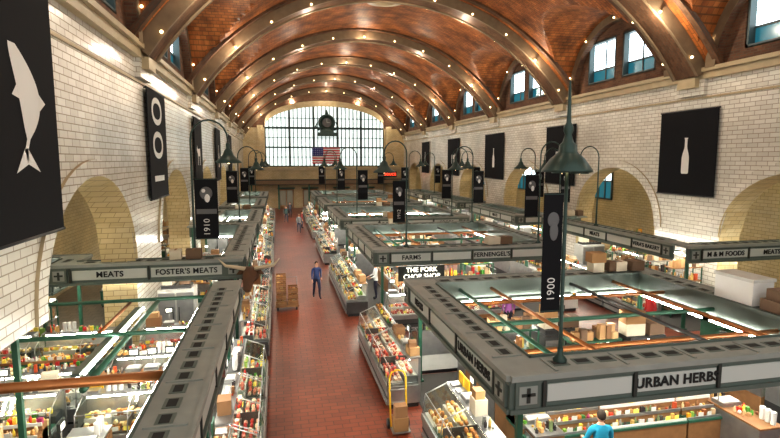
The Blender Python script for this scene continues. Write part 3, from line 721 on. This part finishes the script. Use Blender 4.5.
# ---- wall banners
def wbanner(side,y0,y1,z0,z1,kind,gs=.55):
    b=MB(); xi=XL if side=='L' else XR; s=1 if side=='L' else -1
    xa,xb=sorted((xi+s*.10,xi+s*.14)); b.box(xa,xb,y0,y1,z0,z1,'banner_black')
    for zz in (z0,z1): xc=xi+s*.12; b.tube([(xc,y0-.05,zz),(xc,y1+.05,zz)],.035,'black_paint',8)
    for yy in (y0+.2,y1-.2): b.tube([(xi,yy,z1),(xi+s*.12,yy,z1)],.02,'black_paint',6)
    cy,cz=(y0+y1)/2,(z0+z1)/2; H=(z1-z0); W=H*.62; xf=xi+s*.15
    def outline(pts,m='banner_white'):
        n=len(pts); vs=[(xf,cy+p[0]*W*gs,cz+p[1]*H*gs) for p in pts]; b.add(vs,[tuple(range(n))],m)
    if kind=='fish':
        cy+=.35; cz-=.05; W*=1.35
        N=24; up=[];dn=[]
        for i in range(N+1):
            t=i/N; z=.36-.60*t; c_=.16*math.sin(t*pi)-.05+.10*(t-.5); w=.32*(math.sin(min(1,t*1.08+.05)*pi)**.65) if t*1.08+.05<1 else .03
            w=max(w,.05); up.append((c_-w*.5,z)); dn.append((c_+w*.5,z))
        for i in range(N): outline([up[i],dn[i],dn[i+1],up[i+1]])
        tx,tz=(up[-1][0]+dn[-1][0])/2,up[-1][1]; outline([(tx-.02,tz+.02),(tx+.03,tz+.02),(tx+.20,tz-.12),(tx+.02,tz-.07)]); outline([(tx-.02,tz+.02),(tx+.03,tz),(tx+.02,tz-.07),(tx-.16,tz-.12)])
        outline([dn[10],(dn[10][0]+.10,dn[10][1]-.05),dn[14]]); outline([up[9],(up[9][0]-.07,up[9][1]-.06),up[12]])
    elif kind=='bottle':
        pr=[(.06,.30),(.06,.14),(.075,.09),(.14,-.02),(.17,-.1),(.17,-.42),(.14,-.45)]
        for (a,za),(c,zc2) in zip(pr[:-1],pr[1:]): outline([(-a,za),(a,za),(c,zc2),(-c,zc2)])
        outline([(-.08,.33),(.08,.33),(.08,.30),(-.08,.30)])
    elif kind=='cow':
        outline([(-.4,.10),(.35,.12),(.4,-.08),(-.35,-.1)]); 
        for yy in (-.32,-.20,.22,.33): outline([(yy-.04,-.05),(yy+.04,-.05),(yy+.03,-.33),(yy-.03,-.33)])
        outline([(-.38,.10),(-.5,.2),(-.6,.08),(-.42,-.02)])
    o=b.build('wall_banner')
    if kind=='two': 
        text('banner_text','100',(xf,cy,cz),(pi/2,-pi/2,pi/2),(y1-y0)*.8,'banner_white',o,.004,bold=-.005)
    return o
wbanner('L',8.3,11.85,5.1,9.75,'fish',.66); wbanner('L',19.6,22.5,5.1,9.0,'two'); wbanner('L',29.8,32.6,5,8.8,'cow'); wbanner('L',39.8,42.8,5,8.8,'bottle'); wbanner('L',50,53,5,8.8,'cow')
wbanner('R',17.9,21.1,5.0,8.6,'bottle'); wbanner('R',28.2,31.6,5.0,8.6,'cow'); wbanner('R',38.3,42,5,8.6,'bottle'); wbanner('R',48.6,52,5,8.6,'cow'); wbanner('R',59,62,5,8.6,'bottle')
# ---- steer head
b=MB(); b.M=Matrix.Translation((-.95,16.9,2.75))@Matrix.Rotation(-.15,4,'Z')
b.tube([(0,.35,0),(0,.2,.05),(0,0,.15),(0,-.15,.12),(0,-.4,-.12),(0,-.55,-.25),(0,-.6,-.29)],[.2,.24,.23,.22,.15,.13,.06],'hide',12)
for s in (-1,1):
    b.tube([(s*.15,-.02,.3),(s*.45,-.03,.36),(s*.75,-.08,.42),(s*.95,-.14,.65)],[.07,.06,.045,.01],'horn',8)
    b.tube([(s*.18,.02,.2),(s*.32,.02,.18),(s*.44,.0,.12)],[.04,.075,.01],'hide',8); b.ell((s*.16,-.2,.13),.03,'eye'); b.ell((s*.06,-.6,-.27),.022,'eye')
b.box(-.25,.25,.33,.37,-.3,.3,'wood'); b.build('mounted_steer_head')
# ---- crate dolly
b=MB(); cx,cy=.25,22.8
b.box(cx-.5,cx+.5,cy-.4,cy+.4,.16,.22,'wood')
for xx in (-.4,.4):
    for yy in (-.3,.3): b.M=Matrix.Translation((cx+xx,cy+yy,.08))@Matrix.Rotation(pi/2,4,'Y'); b.lathe((0,0,0),[(0,-.03),(.08,-.03),(.08,.03),(0,.03)],'black_paint',12); b.M=Matrix.Identity(4)
for k in range(5):
    z=.22+k*.27; 
    for xx in (-.25,.25):
        if k>2 and xx>0: continue
        b.box(cx+xx-.22,cx+xx+.22,cy-.35,cy+.35,z,z+.03,'wood')
        for zz in (.05,.14): 
            for yy in (-.35,.33): b.box(cx+xx-.22,cx+xx+.22,cy+yy,cy+yy+.02,z+zz,z+zz+.07,'wood')
            for x2 in (-.22,.20): b.box(cx+xx+x2,cx+xx+x2+.02,cy-.33,cy+.33,z+zz,z+zz+.07,'wood')
        items(b,cx+xx-.18,cx+xx+.18,cy-.3,cy+.3,z+.04,'bread',.14,.1,.18,1)
b.tube([(cx-.45,cy+.42,.2),(cx-.45,cy+.45,1.3),(cx+.45,cy+.45,1.3),(cx+.45,cy+.42,.2)],.02,'steel',6)
b.build('crate_dolly')
# ---- hand truck parked at counter end
b=MB(); cx,cy=2.72,11.7
for s in (-.2,.2): b.tube([(cx+s,cy-.05,.1),(cx+s,cy+.1,.9),(cx+s,cy+.12,1.25)],.022,'yellow',8)
b.tube([(cx-.2,cy+.12,1.25),(cx-.15,cy+.14,1.38),(cx,cy+.15,1.43),(cx+.15,cy+.14,1.38),(cx+.2,cy+.12,1.25)],.022,'yellow',8)
for z in (.35,.65,.95): b.tube([(cx-.2,cy+.0+z*.1,z),(cx+.2,cy+.0+z*.1,z)],.016,'steel',8)
b.box(cx-.22,cx+.22,cy-.35,cy-.03,.06,.09,'steel')
for s in (-.28,.28): b.M=Matrix.Translation((cx+s*.85,cy+.08,.12))@Matrix.Rotation(pi/2,4,'Y'); b.lathe((0,0,0),[(0,-.03),(.12,-.03),(.12,.03),(0,.03)],'black_paint',14); b.M=Matrix.Identity(4)
b.box(cx-.17,cx+.17,cy-.32,cy-.06,.09,.42,'card'); b.box(cx-.15,cx+.15,cy-.30,cy-.07,.42,.7,'card'); b.build('hand_truck')
# ---------------------------------------------------------------- people
def person(x,y,face,shirt=(.05,.08,.2),pants=(.03,.03,.05),pose='stand',h=1.72,hair='hair',seed=0):
    k=h/1.72; root=bpy.data.objects.new('person',None); scene.collection.objects.link(root)
    root.location=(x,y,0); root.rotation_euler=(0,0,face)
    st=.28 if pose=='walk' else .02
    P={}; V=[];E=[];Rr=[]
    def v(n,p,r,par=None,ry=None):
        P[n]=len(V); V.append(Vector(p)*k); Rr.append((r*k,(ry or r)*k)); 
        if par: E.append((P[par],P[n]))
    v('pel',(0,0,.95),.15,None,.115); v('waist',(0,0,1.10),.135,'pel',.10); v('chest',(0,-.01,1.28),.165,'waist',.115); v('sh',(0,0,1.42),.10,'chest',.08); v('neck',(0,-.01,1.50),.055,'sh'); v('nk2',(0,-.015,1.55),.052,'neck')
    for s,nm,d in ((1,'L',1),(-1,'R',-1)):
        v('hip'+nm,(s*.10,0,.88),.095,'pel'); v('knee'+nm,(s*.10,-st*.5*d-.03,.49),.062,'hip'+nm); v('calf'+nm,(s*.10,-st*.5*d+(.03 if d<0 else 0),.33),.056,'knee'+nm)
        v('ank'+nm,(s*.10,-st*d*.9+.03,.09),.038,'calf'+nm); v('toe'+nm,(s*.115,-st*d*.9-.13,.045),.036,'ank'+nm)
        v('shl'+nm,(s*.185,0,1.40),.062,'sh')
        if pose=='work': el=(s*.25,-.08,1.14); wr=(s*.20,-.30,1.06)
        else: el=(s*.235,st*.35*d+.03,1.13); wr=(s*.25,st*.6*d-.05,.89)
        v('el'+nm,el,.045,'shl'+nm); v('wr'+nm,wr,.028,'el'+nm)
        hb=MB(); w=Vector(wr)*k; dr=(Vector(wr)-Vector(el)).normalized(); side=Vector((0,1,0)) if pose!='work' else Vector((1,0,0)); 
        side=(side-dr*side.dot(dr)).normalized(); nrm=dr.cross(side)
        hb.tube([w-dr*.02,w+dr*.03,w+dr*.075,w+dr*.095],[.026,.036,.038,.02],'skin',8)
        for fi in range(4):
            o_=side*((fi-1.5)*.019); l=[.062,.075,.07,.055][fi]; p0=w+dr*.085+o_; p1=p0+dr*l*.5+nrm*.008*s; p2=p1+dr*l*.4+nrm*.02*s
            hb.tube([p0,p1,p2],[.0095,.009,.0065],'skin',6)
        hb.tube([w+dr*.025+side*-.03,w+dr*.06+side*-.052,w+dr*.085+side*-.055+nrm*.012*s],[.013,.011,.008],'skin',6)
        hb.build('hand_'+nm,root)
    me=bpy.data.meshes.new('b'); bm=bmesh.new(); lay=bm.verts.layers.skin.verify(); bv=[]
    for i,p in enumerate(V):
        q=bm.verts.new(p); q[lay].radius=Rr[i]; q[lay].use_root=(i==0); bv.append(q)
    for a,c in E: bm.edges.new((bv[a],bv[c]))
    bm.to_mesh(me); bm.free(); o=bpy.data.objects.new('b',me); scene.collection.objects.link(o)
    m=o.modifiers.new('s','SKIN'); m.use_smooth_shade=True; m2=o.modifiers.new('ss','SUBSURF'); m2.levels=1; m2.render_levels=1
    dg=bpy.context.evaluated_depsgraph_get(); me2=bpy.data.meshes.new_from_object(o.evaluated_get(dg)); bpy.data.objects.remove(o)
    me2.materials.clear()
    sm=bpy.data.materials.new('cloth'); sm.use_nodes=True; sm.node_tree.nodes['Principled BSDF'].inputs['Base Color'].default_value=(*shirt,1); sm.node_tree.nodes['Principled BSDF'].inputs['Roughness'].default_value=.9
    pm=bpy.data.materials.new('trousers'); pm.use_nodes=True; pm.node_tree.nodes['Principled BSDF'].inputs['Base Color'].default_value=(*pants,1); pm.node_tree.nodes['Principled BSDF'].inputs['Roughness'].default_value=.9
    for q in (sm,pm,M['skin'],M['shoe']): me2.materials.append(q)
    wl=[V[P['wrL']],V[P['wrR']]]
    for f in me2.polygons:
        c=f.center; i=0
        if c.z<.93*k and abs(c.x)<.2*k: i=1
        if c.z<.085*k: i=3
        if c.z>1.49*k: i=2
        if any((c-q).length<.06*k for q in wl): i=2
        f.material_index=i; f.use_smooth=True
    ob=bpy.data.objects.new('body',me2); scene.collection.objects.link(ob); ob.parent=root
    hb=MB(); c=Vector((0,-.02,1.635))*k
    hb.ell(c,(.075*k,.092*k,.115*k),'skin',14,10); hb.tube([c+Vector((0,-.08,.03)),c+Vector((0,-.105,-.01)),c+Vector((0,-.085,-.02))],[.008,.016,.01],'skin',6)
    for s in (-1,1): hb.ell(c+Vector((s*.03,-.083,.012)),(.012,.007,.007),'eye',6,4); hb.ell(c+Vector((s*.077,.005,0)),(.01,.018,.028),'skin',6,5)
    hb.ell(c+Vector((0,-.083,-.05)),(.022,.007,.006),'lip',6,4); hb.ell(c+Vector((0,-.06,-.085)),(.03,.025,.025),'skin',8,5)
    hb.ell(c+Vector((0,.018,.03)),(.084*k,.095*k,.105*k),hair,14,8); hb.build('head',root)
    return root
person(1.65,24.3,.15,(.03,.05,.14),(.02,.025,.06),'walk')
person(5.9,8.35,pi*.95,(.02,.30,.45),(.05,.05,.06),'work',1.74,'hair')
person(1.7,47,0,(.2,.2,.2),(.05,.05,.08),'walk',1.68,'grey_hair'); person(.7,55,.2,(.05,.1,.1),(.05,.05,.08),'walk'); person(2.1,50,1.4,(.3,.05,.05),(.05,.05,.08),'stand',1.66); person(1.2,60,0,(.05,.05,.07),(.03,.03,.04),'walk')
person(4.35,23.5,-pi/2,(.7,.7,.68),(.05,.05,.08),'work'); person(13.25,16.2,pi*1.5,(.5,.04,.04),(.05,.05,.08),'stand',1.7); person(18.0,13.75,0,(.04,.05,.12),(.03,.03,.03),'work',1.75); person(8.3,17.6,pi,(.3,.1,.3),(.02,.02,.03),'stand',1.66,'grey_hair')
person(-2.2,20.2,pi/2,(.7,.7,.68),(.05,.05,.08),'work'); person(14.9,13.75,.4,(.6,.1,.08),(.05,.05,.08),'work',1.65); person(13.2,29,.4,(.1,.15,.4),(.05,.05,.08),'walk',1.65)
person(13.2,21.5,pi,(.25,.22,.18),(.05,.05,.08),'walk',1.7); person(7.2,29.8,pi/2,(.08,.12,.3),(.03,.03,.04),'walk',1.7); person(16.6,16.0,pi,(.15,.05,.05),(.03,.03,.04),'stand',1.72)
# ---------------------------------------------------------------- world, camera
w=bpy.data.worlds.new('World'); scene.world=w; w.use_nodes=True
bg=w.node_tree.nodes['Background']; bg.inputs[0].default_value=(1,.98,.94,1); bg.inputs[1].default_value=1.3
cd=bpy.data.cameras.new('Camera'); cam=bpy.data.objects.new('Camera',cd); scene.collection.objects.link(cam); scene.camera=cam
cd.sensor_width=36; cd.lens=36*520/780; cam.location=(0,0,6.5); cd.clip_end=300
cam.rotation_euler=(pi/2-math.radians(6.47),0,-math.radians(12.08))
scene.view_settings.view_transform='Standard'
scene.view_settings.exposure=0.0
scene.view_settings.gamma=0.86
